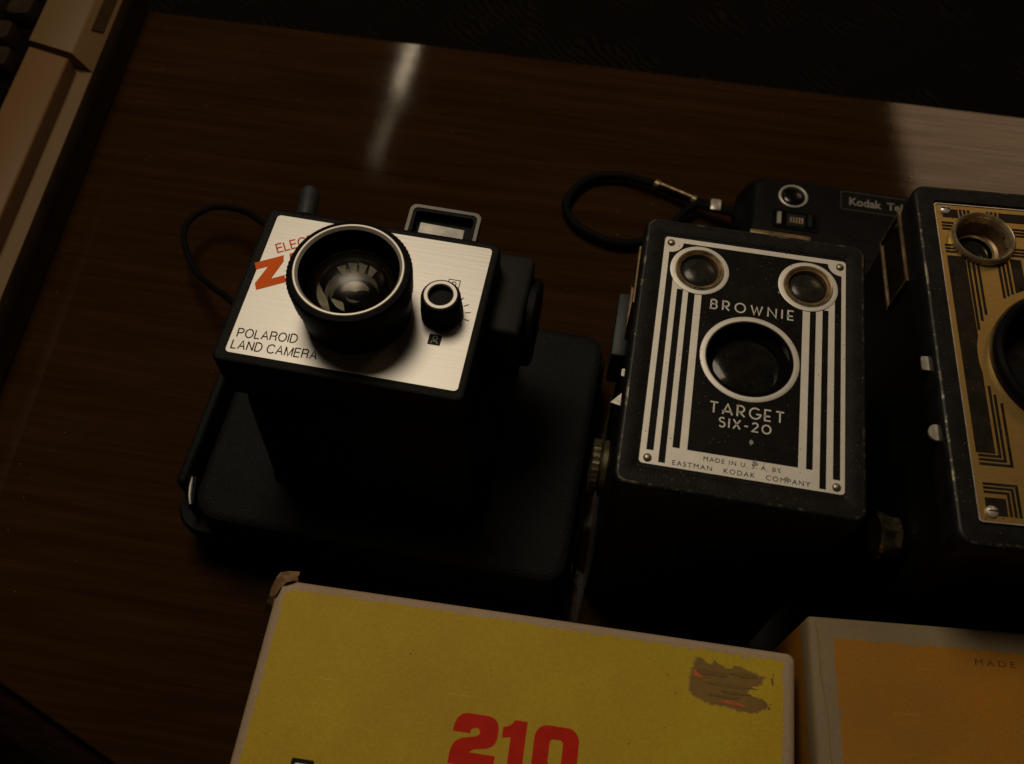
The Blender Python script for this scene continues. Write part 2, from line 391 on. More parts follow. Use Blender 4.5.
def arc(cx, cy, rx, ry, a0, a1, n=14): return [(cx + rx * math.cos(R(a0 + (a1 - a0) * i / n)), cy + ry * math.sin(R(a0 + (a1 - a0) * i / n))) for i in range(n + 1)]
STROKES = {  # letter: (width, list of strokes) in a cap-height-1 cell
 'B': (0.55, [[(0, 0), (0, 1)], [(0, 1), (.28, 1)] + arc(.28, .77, .22, .23, 90, -90) + [(0, .54)], [(.28, .54)] + arc(.28, .27, .27, .27, 90, -90) + [(-.12, 0)]]),
 'R': (0.60, [[(0, 0), (0, 1)], [(-.10, 1), (.28, 1)] + arc(.28, .72, .28, .28, 90, -90) + [(0, .44)], [(.18, .44), (.60, 0)]]),
 'O': (0.92, [arc(.46, .5, .46, .5, 0, 360, 28)[:-1] + ['c']]),
 '0': (0.80, [arc(.40, .45, .40, .45, 0, 360, 28)[:-1] + ['c']]),
 'W': (1.02, [[(0, 1), (.28, 0), (.52, .86), (.76, 0), (1.02, 1)]]),
 'N': (0.74, [[(0, 0), (0, 1), (.74, 0), (.74, 1)]]),
 'I': (0.0, [[(0, 0), (0, 1)]]),
 'E': (0.50, [[(.50, 1), (0, 1), (0, 0), (.50, 0)], [(-.11, .42), (.44, .42)]]),
 'T': (0.66, [[(0, 1), (.66, 1)], [(.33, 1), (.33, 0)]]),
 'A': (0.80, [[(0, 0), (.40, 1), (.80, 0)], [(-.04, .28), (.68, .28)]]),
 'G': (0.84, [arc(.46, .5, .46, .5, 48, 345, 24) + [(.90, .44), (.55, .44)]]),
 'S': (0.52, [arc(.26, .76, .25, .23, 40, 270, 14) + arc(.26, .26, .27, .27, 90, -150, 14)[1:]]),
 'X': (0.66, [[(0, 0), (.66, 1)], [(0, 1), (.66, 0)]]),
 '-': (0.34, [[(0, .45), (.34, .45)]]),
 '2': (0.56, [arc(.27, .70, .26, .25, 165, -40, 14) + [(0, 0), (.58, 0)]]),
}
SANS = {
 'P': (0.58, [[(0, 0), (0, 1), (.32, 1)] + arc(.32, .745, .26, .255, 90, -90) + [(0, .49)]]),
 'O': (0.78, [arc(.39, .5, .39, .5, 0, 360, 28)[:-1] + ['c']]),
 'L': (0.46, [[(0, 1), (0, 0), (.48, 0)]]),
 'A': (0.68, [[(0, 0), (.34, 1), (.68, 0)], [(.12, .34), (.56, .34)]]),
 'R': (0.62, [[(0, 0), (0, 1), (.34, 1)] + arc(.34, .755, .26, .245, 90, -90) + [(0, .51)], [(.34, .51)] + arc(.40, .33, .19, .18, 80, 0) + [(.59, .12), (.64, 0)]]),
 'I': (0.0, [[(0, 0), (0, 1)]]),
 'D': (0.66, [[(0, 0), (0, 1), (.26, 1)] + arc(.26, .5, .40, .5, 90, -90) + [(0, 0)]]),
 'N': (0.60, [[(0, 0), (0, 1)], [(0, 1), (.60, 0)], [(.60, 0), (.60, 1)]]),
 'C': (0.72, [arc(.40, .5, .40, .5, 38, 322, 26)]),
 'M': (0.74, [[(0, 0), (0, 1)], [(0, 1), (.37, 0), (.74, 1)], [(.74, 1), (.74, 0)]]),
 'E': (0.54, [[(.54, 1), (0, 1), (0, 0), (.55, 0)], [(0, .53), (.50, .53)]]),
 'T': (0.62, [[(0, 1), (.62, 1)], [(.31, 1), (.31, 0)]]),
 ' ': (0.10, []),
}
def sans_into(bd, m, word, p0, p1, h, wd, z0, z1):
    p0 = Vector(p0); p1 = Vector(p1); u_ = (p1 - p0).normalized(); n_ = Vector((-u_.y, u_.x))
    tot = sum(SANS[c][0] for c in word); gap = ((p1 - p0).length / h - tot) / (len(word) - 1); x = 0
    for c in word:
        cw, st = SANS[c]
        for s_ in st:
            cl = s_[-1] == 'c'; pts = s_[:-1] if cl else s_
            ribbon(bd, m, [p0 + u_ * ((x + p[0]) * h) + n_ * (p[1] * h) for p in pts], wd, z0, z1, closed=cl)
        x += cw + gap
def strokes_into(bd, m, word, x0, x1, y0, h, wd, z0, z1):
    tot = sum(STROKES[c][0] for c in word)
    gap = ((x1 - x0) / h - tot) / (len(word) - 1)
    x = x0
    for c in word:
        cw, st = STROKES[c]
        for s_ in st:
            cl = s_[-1] == 'c'; pts = s_[:-1] if cl else s_
            ribbon(bd, m, [(x + p[0] * h, y0 + p[1] * h) for p in pts], wd, z0, z1, closed=cl)
        x += (cw + gap) * h

# ------------------------------------------------------------------ setting
b = B(); b.box('floor', -3, 3, -2, 3, -0.62, -0.60)
o = b.build('floor'); o['kind'] = 'structure'

TR = R(-8.05)
tab = thing('table', 'dark walnut veneer table top with a clipped corner, glossy in places', 'table', (0.0014, 0.4858, -0.60), TR)
def tl(x, y):  # world to table-local
    dx, dy = x - 0.0014, y - 0.4858
    return (dx * math.cos(TR) + dy * math.sin(TR), -dx * math.sin(TR) + dy * math.cos(TR))
c1 = tl(-0.224, 0.0858); c2 = tl(-0.1658, 0.0533)
k = (c2[1] - c1[1]) / (c2[0] - c1[0])
xl = -0.46; yb = -0.62
out = [(0.62, 0.0), (xl, 0.0), (xl, c1[1] + (xl - c1[0]) * k), ((yb - c1[1]) / k + c1[0], yb), (0.62, yb)]
def inset(L, d):  # offset a convex ccw outline inward
    n = len(L); res = []
    for i in range(n):
        a, p, q = Vector(L[i - 1]), Vector(L[i]), Vector(L[(i + 1) % n])
        d1 = (p - a).normalized(); d2 = (q - p).normalized(); n1 = Vector((-d1.y, d1.x)); n2 = Vector((-d2.y, d2.x))
        mm = (n1 + n2).normalized(); res.append(tuple(p + mm * d / mm.dot(n1)))
    return res
b = B(); b.loft('wood', [z3(inset(out, 0.001), 0.585), z3(out, 0.597), z3(out, 0.5993), z3(inset(out, 0.0007), 0.60)])
b.build('tabletop', tab)
b = B()
b.loft('wood_edge', [z3(inset(out, -0.008), 0.565), z3(inset(out, -0.017), 0.575), z3(inset(out, -0.017), 0.580), z3(inset(out, -0.010), 0.587), z3(inset(out, -0.0035), 0.5925), z3(inset(out, 0.0005), 0.5935)], cap=(True, False))
b.build('edge_moulding', tab)
for px, py in ((0.55, -0.06), (-0.40, -0.06), (0.55, -0.55), (0.05, -0.55)):
    b = B(); b.loft('wood_edge', [z3(rrect(px - .016, px + .016, py - .016, py + .016, .005), 0.0), z3(rrect(px - .024, px + .024, py - .024, py + .024, .006), 0.566)])
    b.build('leg', tab)

cush = thing('seat_cushion', 'dark woven patterned cushion in the gloom beyond the far table edge', 'cushion', (0.10, 0.90, -0.60), R(-8.05))
b = B()
def cl_(d, z): return z3(rrect(-0.9 + d, 0.9 - d, -0.36 + d, 0.36 - d, 0.06), z)
b.loft('weave', [cl_(0.0, 0.10), cl_(-.012, .20), cl_(-.02, .33), cl_(-.012, .43), cl_(.008, .465), cl_(.05, .485), cl_(.14, .495), cl_(.25, .498)])
b.build('cushion_cover', cush)
b = B(); b.tube('weave', [(p[0], p[1], 0.455) for p in rrect(-0.905, 0.905, -0.365, 0.365, 0.06)], 0.006, close=True); b.build('piping', cush)
b = B(); b.box('wood_edge', -0.9, 0.9, -0.34, 0.34, 0.0, 0.105, 0.01); b.build('base', cush)

# ------------------------------------------------------------------ typewriter, left edge
tw = thing('typewriter', 'beige typewriter with dark brown keys at the top left corner', 'typewriter', (-0.2517, 0.4274, 0), R(-3.3))
b = B()
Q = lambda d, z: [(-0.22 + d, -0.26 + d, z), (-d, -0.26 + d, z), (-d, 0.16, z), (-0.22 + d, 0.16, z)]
b.loft(('casing_shade', 'beige_dark'), [Q(.0012, .0015), Q(.0012, .0190), Q(0, .0196), Q(0, .0285), Q(.0008, .0300)], mlist=[0, 0, 0, 0, 1]); b.build('base', tw)  # walls below the ledge carry painted shade
b = B()   # rear block with a sloping side
prof = lambda y: [(p[0], p[1] - (.30 * (p[0] + .0385) if y < .1 else 0), p[2]) for p in [(-0.0385, y, 0.0301), (-0.0005, y, 0.0301), (-0.0088, y, 0.0408), (-0.0096, y, 0.0417), (-0.0108, y, 0.042), (-0.0365, y, 0.042), (-0.0378, y, 0.0414)]]
b.loft('beige_dark', [prof(0.0148), prof(0.16)]); b.build('side_cover', tw)
b = B()
dirv = Vector((-0.0083, 0, 0.0107)).normalized(); nn = Vector((dirv.z, 0, -dirv.x))
for (y0, y1) in ((0.030, 0.072),):
    p = Vector((-0.0005, 0, 0.0301))
    q = [(p + dirv * a + nn * 0.0003) for a in (0.0035, 0.0100)]
    pts = [(q[0].x, y0 + .004, q[0].z), (q[0].x, y1, q[0].z), (q[1].x, y1 + .004, q[1].z), (q[1].x, y0, q[1].z)]
    b.loft('casing_shade', [[tuple(Vector(v) - nn * 0.0002) for v in pts], [tuple(Vector(v) + nn * 0.0005) for v in pts]])
b.build('side_slot_shade', tw)  # dark strip stands for the shade inside a recessed slot
b = B()
def sb(d, z, e): return [(-0.0362 + d, -0.26, z), (-0.0102 - d, -0.26, z), (-0.0102 - d, .0022 - e, z), (-0.0362 + d, .0100 - e, z)]
b.loft('beige', [sb(0, .0301, 0), sb(0, .0405, 0), sb(.0004, .0415, .0005), sb(.0012, .0420, .0013)]); b.build('side_bar', tw)
b = B(); b.box('deep_black', -0.218, -0.0385, -0.255, 0.155, 0.0302, 0.0325); b.build('key_well', tw)
for r in range(5):
    for c in range(4):
        kx = -0.052 - c * 0.0205 - (0.006 if r % 2 else 0.0); ky = 0.022 - r * 0.0215 if r else 0.0225
        ky = 0.0215 - (r - 1) * 0.0215
        bk = B()
        def kl(s_, z, r_=0.004): return z3(rrect(kx - .0085 * s_, kx + .0085 * s_, ky - .0088 * s_, ky + .0088 * s_, r_ * s_), z)
        bk.loft('key', [kl(1.0, 0.0326), kl(0.98, 0.036), kl(0.86, 0.0415), kl(0.80, 0.0428), kl(0.70, 0.0430), kl(0.4, 0.0424), kl(0.1, 0.0422)])
        bk.build('key', tw)

# ------------------------------------------------------------------ instant camera on its back
PZ = 0.134
pol = thing('instant_camera', 'black instant camera lying on its back with brushed silver face and big lens', 'camera', (-0.0574, 0.2044, 0), R(-9.74), 'old film cameras on the table')
def base_loop(d, z, ch=0.013):
    x0, x1, y0, y1 = -0.0850 + d + (.0095 if z > .0255 or (d == .0016) else 0), 0.0955 - d, -0.0685 + d, 0.0610 - d
    pts = []
    for (cx, cy, a0, rr) in ((x1 - .008, y1 - .008, 0, .008), (x0 + .008, y1 - .008, 90, .008), (x0 + ch, y0 + ch, 180, ch), (x1 - .010, y0 + .010, 270, .010)):
        for i in range(8):
            t = R(a0 + 90 * i / 7); pts.append((cx + rr * math.cos(t), cy + rr * math.sin(t), z))
    return pts
b = B()
b.loft('black_grain', [base_loop(.003, 0.0), base_loop(0, .002), base_loop(-.0005, .024), base_loop(.0004, .0255)]); b.build('film_back', pol)
b = B()
b.loft('black_grain', [base_loop(.0016, .0250), base_loop(.0016, .036), base_loop(.0022, .0405), base_loop(.0036, .0415), base_loop(.0060, .0420)]); b.build('body_back', pol)
b = B(); b.loft('black_grain', [z3(rrect(-.0850 + d, -.0800 - d, -.0530 + d, .0520 - d, .0022), z) for d, z in ((0, .0250), (0, .0385), (.0005, .0400), (.0014, .0407))]); b.build('edge_rail', pol)
b = B(); lq = [(-.0800, -.0480), (-.0766, -.0480), (-.0738, -.0605), (-.0760, -.0620)][::-1]
b.loft('black_grain', [z3(lq[::-1], .0250), z3(lq[::-1], .0392)])
b.tube('alu_ring', [(-.0784, -.0488, .0392), (-.0776, -.0530, .0394), (-.0764, -.0575, .0394), (-.0748, -.0612, .0392)], [.0003, .0007, .0007, .0004], flat=1.2); b.build('latch', pol)
b = B()   # tapering neck
def nk(x0, x1, y0, y1, z, r=.006): return z3(rrect(x0, x1, y0, y1, r), z)
b.loft('black_plastic', [nk(-.0435, .056, -.047, .044, .0405, .010), nk(-.0425, .0545, -.0455, .0435, .046, .009), nk(-.0425, .0500, -.0385, .0385, .100), nk(-.0430, .0440, -.0345, .0345, .109)])
b.build('front_body', pol)
b = B()   # lens board with raised rim round the plate
H = lambda d, r: rrect(-.0486 + d, .0468 - d, -.0362 + d, .0358 - d, r)
b.loft('black_plastic', [z3(H(.001, .003), .108), z3(H(0, .003), .1095), z3(H(0, .003), .1328), z3(H(.0004, .0027), .1336), z3(H(.0012, .0022), .1339), z3(H(.0022, .0016), .1339), z3(H(.0028, .0014), .1337)], cap=(True, True))
b.build('lens_board', pol)
PZ = .1341
b = B(); b.prism('alu', rrect(-.0440, .0438, -.0325, .0325, .0016), .1334, PZ); plate = b.build('face_plate', pol)
LX, LY = -0.0010, -0.0045
b = B()
sans_into(b, 'black_print', 'POLAROID', (-.0416, -.0256), (-.0192, -.0240), .0036, .00046, PZ + .00002, PZ + .00008)
sans_into(b, 'black_print', 'LAND CAMERA', (-.0422, -.0307), (-.0100, -.0295), .0036, .00046, PZ + .00002, PZ + .00008)
b.build('lettering', plate); b = B()
u = Vector((0.868, 0.496)).normalized()
p0 = Vector((-.0384, .0145))
sans_into(b, 'red_print', 'ELECTRIC', p0, p0 + u * .0225, .0041, .00060, PZ + .00002, PZ + .00008)
# bold slanted ZIP, built from slabs along the same slope
nrm = Vector((-u.y, u.x)); o0 = Vector((-.0412, -.0042))
def zp(pts): return [tuple(o0 + u * p[0] + nrm * p[1]) for p in pts]
h_ = .0128
for poly in ([(0, 0), (.0118, 0), (.0118, .0034), (.0066, .0034), (.0128, h_ - .0030), (.0136, h_), (.0020, h_), (.0020, h_ - .0034), (.0066, h_ - .0034), (.0002, .0032)],
             [(.0140, 0), (.0182, 0), (.0200, h_), (.0158, h_)],
             [(.0204, 0), (.0244, 0), (.0250, .0044), (.0300, .0044), (.0322, .0062), (.0330, .0104), (.0312, h_), (.0222, h_)]):
    b.prism('red_print', zp(poly), PZ + .00002, PZ + .00008)
b.build('model_lettering', plate); b = B()
# exposure scale ticks and pictograms beside the dial
KX, KY = 0.0310, -0.0006
for i, a in enumerate((52, 32, 12, -8, -27)):
    d = Vector((math.cos(R(a)), math.sin(R(a))))
    ribbon(b, 'black_print', [Vector((KX, KY)) + d * .0086, Vector((KX, KY)) + d * (.0107 if i < 4 else .0093)], .00035 if i < 4 else .0009, PZ + .00002, PZ + .00008)
bx = [(.0302, .0108), (.0346, .0108), (.0346, .0152), (.0302, .0152)]
ribbon(b, 'black_print', bx, .0003, PZ + .00002, PZ + .00008, closed=True)
ribbon(b, 'black_print', arc(.0324, .0134, .0008, .0009, 0, 360, 14)[:-1], .0003, PZ + .00002, PZ + .00008, closed=True)
ribbon(b, 'black_print', [(.0312, .0110), (.0316, .0122), (.0332, .0122), (.0336, .0110)], .0003, PZ + .00002, PZ + .00008)
b.prism('black_print', rrect(.0285, .0333, -.0150, -.0104, .0004), PZ + .00002, PZ + .00008)
ribbon(b, 'grey_print', arc(.0309, -.0120, .0008, .0009, 0, 360, 14)[:-1], .0003, PZ + .00006, PZ + .00012, closed=True)
ribbon(b, 'grey_print', [(.0296, -.0145), (.0300, -.0134), (.0318, -.0134), (.0322, -.0145)], .0003, PZ + .00006, PZ + .00012)
b.build('exposure_scale', plate)
# lens barrel
lens = None
b = B(); top = PZ + .0250
knurl = lambda j, i: (.00028 if (i % 2) else 0.0) if j in (5, 6, 7) else 0.0
b.lathe('black_plastic', [(.0172, PZ), (.0204, PZ), (.0208, PZ + .0005), (.0212, PZ + .0115), (.0218, PZ + .0125), (.0219, PZ + .0130), (.0222, PZ + .0180), (.0225, PZ + .0228), (.0219, PZ + .0243), (.0202, PZ + .0249)], LX, LY, 150, rmod=knurl)
b.lathe('deep_black', [(.0182, top - .0009), (.0180, top - .0022), (.0176, top - .0024), (.0176, top - .0042), (.0172, top - .0044), (.0172, PZ + .0165), (.0163, PZ + .0152), (.0160, PZ + .0140), (.0156, PZ + .0110)], LX, LY, 96)
lens = b.build('lens_barrel', pol)
b = B(); b.lathe('alu_ring', [(.0201, PZ + .0247), (.0200, top + .0000), (.0198, top + .0002), (.0192, top + .0002), (.0187, top - .0004), (.0182, top - .0012)], LX, LY, 96); b.build('front_ring', lens)
b = B()   # dished lens seat seen through the glass
b.lathe('deep_black', [(.0168, PZ + .0010), (.0, PZ + .0010)], LX, LY, 64)
b.lathe('copper_dark', [(.0158, PZ + .0130), (.0140, PZ + .0112), (.0138, PZ + .0116), (.0132, PZ + .0060)], LX, LY, 64)
b.build('lens_seat', lens)
b = B()
for i, a in enumerate((1.15, 1.52, 1.86, 2.24)):     # four light wedges painted in as reflections of the lens glass
    c_, s_ = math.cos(a), math.sin(a)
    def rp(r, da, z): return (LX + r * math.cos(a + da), LY + r * math.sin(a + da), z)
    z_ = PZ + .0086
    b.loft('glint', [[rp(.0074, -.05, z_), rp(.0118, -.15, z_ + .0032), rp(.0120, .14, z_ + .0036), rp(.0076, .04, z_ + .0004)],
                     [rp(.0074, -.05, z_ + .0003), rp(.0118, -.15, z_ + .0035), rp(.0120, .14, z_ + .0039), rp(.0076, .04, z_ + .0007)]])
def crescent(r0, r1, a0, a1, z, m, n=22):  # tapering grey arc standing for a curved reflection in the lens
    for q in range(n):
        t0_, t1_ = R(a0 + (a1 - a0) * q / n), R(a0 + (a1 - a0) * (q + 1) / n)
        f0, f1 = math.sin(PI * q / n), math.sin(PI * (q + 1) / n)
        P_ = lambda r, t, zz: (LX + r * math.cos(t), LY + r * math.sin(t), zz)
        w0, w1 = .0002 + (r1 - r0) * f0, .0002 + (r1 - r0) * f1
        qd = [P_(r1 - w0, t0_, z), P_(r1, t0_, z + .0012), P_(r1, t1_, z + .0012), P_(r1 - w1, t1_, z)]
        b.loft(m, [[(p[0], p[1], p[2] - .0003) for p in qd], qd])
crescent(.0066, .0090, 12, 220, PZ + .0094, 'glint_dim')
crescent(.0092, .0108, 60, 232, PZ + .0090, 'glint_dim')
crescent(.0022, .0058, 30, 178, PZ + .0078, 'glint')
crescent(.0104, .0134, 176, 250, PZ + .0108, 'glint')
crescent(.0056, .0086, 200, 262, PZ + .0086, 'glint')
crescent(.0110, .0126, 275, 372, PZ + .0100, 'glint_dim')
crescent(.0016, .0034, 190, 340, PZ + .0072, 'glint_dim')
b.lathe('deep_black', [(.0140, PZ + .0046), (0, PZ + .0046)], LX, LY, 24)
b.build('lens_reflections', lens)
b = B()
b.lathe('glass', [(.0160, PZ + .0138)] + [(.0160 * math.cos(R(t)), PZ + .0138 + .0075 * math.sin(R(t))) for t in range(4, 90, 4)] + [(0, PZ + .0213)], LX, LY, 64)
b.build('lens_glass', lens)
# exposure dial
b = B(); kn = lambda j, i: (.00022 if i % 2 else 0.0) if j in (2, 3) else 0.0
b.lathe('black_plastic', [(.0080, PZ), (.0080, PZ + .0030), (.0077, PZ + .0036), (.0072, PZ + .0112), (.0068, PZ + .0120), (.0062, PZ + .0121)], KX, KY, 72, rmod=kn)
b.lathe('black_plastic', [(.0045, PZ + .0120), (.0042, PZ + .0100), (.0, PZ + .0096)], KX, KY, 72)
dial = b.build('exposure_dial', pol)
b = B(); b.lathe('alu_ring', [(.0062, PZ + .01205), (.0061, PZ + .0124), (.0049, PZ + .0124), (.0046, PZ + .0119)], KX, KY, 72); b.build('dial_ring', dial)
# block with round lamp dial at the right side
b = B(); b.box('grey_panel', .0445, .0600, .0030, .0415, .086, .1215, .0022, 3); blk = b.build('flash_block', pol)
mx = Matrix.Translation((.0600, .0235, .1000)) @ Matrix.Rotation(PI / 2, 4, 'Y')
b = B(); b.lathe('black_plastic', [(.0185, 0), (.0185, .0030), (.0175, .0040), (.0150, .0042), (.0146, .0028), (.0060, .0028), (.0056, .0046), (0, .0048)], 0, 0, 60, mtx=mx)
for i in range(10):
    a = 2 * PI * i / 10
    b.box('grey_panel', .0075, .0135, -.0006, .0006, .0028, .0040, .0002, 1, mtx=mx @ Matrix.Rotation(a, 4, 'Z'))
b.build('winder_dial', blk)
# viewfinder behind the lens board
vfz = .1225
vm = Matrix.Translation((.0192, .0480, vfz)) @ Matrix.Rotation(R(4), 4, 'X') @ Matrix.Scale(.96, 4)
b = B()
b.loft('black_plastic', [[(p[0], p[1], z) for p in rrect(-.0140, .0140, -.0095, .0075, .002)] for z in (-.0825, -.0045)], mtx=vm)
b.prism('black_plastic', rrect(-.0155, .0155, -.0150, .0095, .003), -.005, 0, [rrect(-.0128, .0128, -.0130, .0068, .0018)], mtx=vm)
b.box('black_plastic', -.0128, .0128, -.0130, .0068, -.0050, -.0046, mtx=vm)
vf = b.build('viewfinder', pol)
b = B(); b.prism('frame_grey', rrect(-.0157, .0157, -.0152, .0097, .003), -.0006, .0004, [rrect(-.0142, .0142, -.0138, .0082, .0022)], mtx=vm); b.build('finder_frame', vf)
b = B(); b.box('mirror', -.0105, .0095, -.0125, .0032, -.0045, -.0036, .0003, 1, mtx=vm @ Matrix.Rotation(R(3), 4, 'Y')); b.build('finder_glass', vf)
# strap lug and wrist cord
b = B()
a0 = Vector((-.0385, .034, .1160)); a1 = Vector((-.0425, .0625, .1160)); dv = (a1 - a0).normalized()
b.tube('lug_grey', [a0, a0 + dv * .012, a0 + dv * .0125, a1 - dv * .003, a1 - dv * .001, a1], [.0036, .0036, .0042, .0042, .0034, .0014], 14); b.build('shutter_post', pol)
def spline(P, n=8, closed=False):
    P = [Vector(p) for p in P]; out_ = []; N = len(P)
    for i in range(N if closed else N - 1):
        g = lambda j: P[j % N] if closed else P[max(0, min(N - 1, j))]
        p0_, p1_, p2_, p3_ = g(i - 1), g(i), g(i + 1), g(i + 2)
        for q in range(n):
            t = q / n
            out_.append(0.5 * ((2 * p1_) + (-p0_ + p2_) * t + (2 * p0_ - 5 * p1_ + 4 * p2_ - p3_) * t * t + (-p0_ + 3 * p1_ - 3 * p2_ + p3_) * t ** 3))
    if not closed: out_.append(P[-1])
    return out_
b = B()
b.tube('cord', spline([(-.0600, .0560, .045), (-.0740, .0850, .044), (-.0916, .0950, .040), (-.112, .1125, .024), (-.1308, .1153, .020), (-.1412, .1039, .020), (-.1396, .0902, .020), (-.1269, .0724, .020), (-.108, .0570, .030), (-.093, .0457, .040), (-.075, .036, .036), (-.0770, .030, .030)]), .0017, 10)
b.build('carrying_cord', pol)

# ------------------------------------------------------------------ box cameras
def finder_window(parent, hw, y0, y1, z0, z1, wallx, m='nickel'):
    # framed finder window on the left wall at x = wallx
    b = B(); x = wallx
    for (a0_, a1_, c0, c1_) in ((y0, y1, z0, z0 + .0014), (y0, y1, z1 - .0014, z1), (y0, y0 + .0014, z0 + .0014, z1 - .0014), (y1 - .0014, y1, z0 + .0014, z1 - .0014)):
        b.box(m, x - .0012, x + .001, a0_, a1_, c0, c1_, .0003, 1)
    fr = b.build('finder_window', parent)
    b = B(); b.box('dark_glass', x - .0004, x + .0005, y0 + .0014, y1 - .0014, z0 + .0014, z1 - .0014); b.build('pane', fr)

def side_knob(parent, x, y, z, r, depth, m, ears=2):
    mx_ = Matrix.Translation((x, y, z)) @ Matrix.Rotation(-PI / 2, 4, 'Y')
    b = B(); kn_ = lambda j, i: (.0004 if i % 2 else 0.0) if j in (4, 5) else 0.0
    b.lathe(m, [(r * 1.0, 0), (r * 1.0, depth * .30), (r * .82, depth * .34), (r * .84, depth * .46), (r * .98, depth * .5), (r * .98, depth * .92), (r * .90, depth), (r * .5, depth * 1.02), (r * .42, depth * .8), (0, depth * .8)], 0, 0, 60, mtx=mx_, rmod=kn_)
    return b.build('winding_knob', parent)

def box_shell(parent, w_, h_, zt, lens_c, lens_r, f_c, f_r, rim, plate_z, fr=.0048):
    """covered body, painted metal front with openings for the lens and the two finders"""
    b = B()
    b.loft('leatherette', [z3(rrect(-w_ / 2 + .0015, w_ / 2 - .0015, -h_ / 2 + .0015, h_ / 2 - .0015, .004), 0.0), z3(rrect(-w_ / 2 + .0008, w_ / 2 - .0008, -h_ / 2 + .0008, h_ / 2 - .0008, .004), .0015), z3(rrect(-w_ / 2 + .0008, w_ / 2 - .0008, -h_ / 2 + .0008, h_ / 2 - .0008, .004), zt - .0125)])
    b.build('body', parent)
    b = B()
    A = lambda d, r: rrect(-w_ / 2 + d, w_ / 2 - d, -h_ / 2 + d, h_ / 2 - d, r, 8)
    Z = plate_z
    loops = [z3(A(0.0002, fr), zt - .0128), z3(A(0, fr), zt - .0120), z3(A(0, fr), zt - .0020), z3(A(.0003, fr - .0003), zt - .0009), z3(A(.0009, fr - .0009), zt - .0002), z3(A(.0018, fr - .0016), zt), z3(A(rim, .0014), zt), z3(A(rim + .0006, .0010), Z)]
    b.loft(('rim_paint', 'worn'), loops, cap=(False, False), mlist=[0, 0, 0, 0, 1, 0, 0])
    t_out = A(rim + .0006, .0010)
    holes = [circ(lens_c[0], lens_c[1], lens_r)] + [circ(x, y, f_r, 48) for x, y in f_c]
    b.prism('rim_paint', t_out, Z - .001, Z, holes, bottom=False)
    for (cx, cy), rr in [(lens_c, lens_r)] + [(p, f_r) for p in f_c]:
        b.lathe('deep_black', [(0, zt - .0122), (rr, zt - .0122), (rr, Z - .001)], cx, cy, 64)
    return b.build('front_shell', parent)

# --- striped camera
bw, bh, bz = .0856, .1160, .140
bro = thing('box_camera', 'black box camera standing on its back with silver striped face plate', 'camera', (0.0854, 0.1791, 0), R(-8.81), 'old film cameras on the table')
FZ = bz - .0004
BL = (.0006, -.0012); BF = [(-.0203, .0349), (.0208, .0346)]
box_shell(bro, bw, bh, bz, BL, .0156, BF, .0088, .0071, FZ)
b = B()
X0, X1, Y0, Y1 = -.0346, .0350, -.0490, .0490
holes = [circ(*BL, .0156)] + [circ(x, y, .0088, 48) for x, y in BF]
b.prism('brown_alu', rrect(X0, X1, Y0, Y1, .0014), FZ - .0002, FZ + .0003, holes)
E0, E1 = FZ + .0003, FZ + .00037
def band(x0, x1, y0, y1): b.prism('enamel', rect(x0, x1, y0, y1), E0, E1)
ry = .0345
for x0, x1, ye in ((-.0325, -.0300, -.0437), (-.0280, -.0257, -.0478), (-.0237, -.0212, -.0414)): band(x0, x1, ye, .0250)
for x0, x1, ye in ((.0219, .0241, -.0415), (.0265, .0287, -.0480), (.0310, .0334, -.0438)): band(x0, x1, ye, .0250)
# centre field, cut round the lens
b.prism('enamel', rect(-.0186, .0192, -.0415, .0230), E0, E1, [circ(*BL, .0178)])
# upper field between and around the finders: outline with the circles cut out
def arc_pts(c, r, a0, a1, n=28): return [(c[0] + r * math.cos(R(a0 + (a1 - a0) * i / n)), c[1] + r * math.sin(R(a0 + (a1 - a0) * i / n))) for i in range(n + 1)]
fr_ = .0111
mid = [(-.0186, .0230)] + [(.0192, .0230)]
L_, Rr = BF
mid += arc_pts(Rr, fr_, -99, -270 + 0, 24) + [(Rr[0], .0468), (L_[0], .0468)] + arc_pts(L_, fr_, 90, -81, 24)
b.prism('enamel', mid, E0, E1)
# thin crescents outside the finder rings, up to the rivet notches
for (c, sg, xe, xi, ae) in ((L_, -1, -.0325, -.0300, 209), (Rr, 1, .0334, .0310, -23.2)):
    ar = arc_pts(c, fr_, 90, ae, 24)
    notch = []
    for i in range(7):   # quarter circle notch round the rivet
        t = R(90 * i / 6)
        notch.append((xe - sg * .0052 * math.cos(t), .0468 - .0050 * math.sin(t)))
    b.prism('enamel', ar + [(xi, .0250), (xe, .0250)] + notch[::-1] + [(c[0], .0468)], E0, E1)
plate = b.build('face_plate', bro)
b = B()
strokes_into(b, 'white_print', 'BROWNIE', -.0148, .0158, .0184, .0040, .00058, E1 + .00001, E1 + .00006)
b.build('name_lettering', plate); b = B()
strokes_into(b, 'white_print', 'TARGET', -.0121, .0138, -.0254, .0042, .00058, E1 + .00001, E1 + .00006)
strokes_into(b, 'white_print', 'SIX-20', -.0084, .0094, -.0305, .0036, .00054, E1 + .00001, E1 + .00006)
b.build('model_lettering', plate); b = B()
text_into(b, 'black_print', 'MADE IN U. S. A. BY', (-.0128, -.0446), (.0136, -.0446), .0017, E0 + .00001, .00005, bold=0, space=1.25)
text_into(b, 'black_print', 'EASTMAN   KODAK   COMPANY', (-.0232, -.0480), (.0235, -.0480), .0018, E0 + .00001, .00005, bold=0, space=1.25)
b.build('maker_lettering', plate)
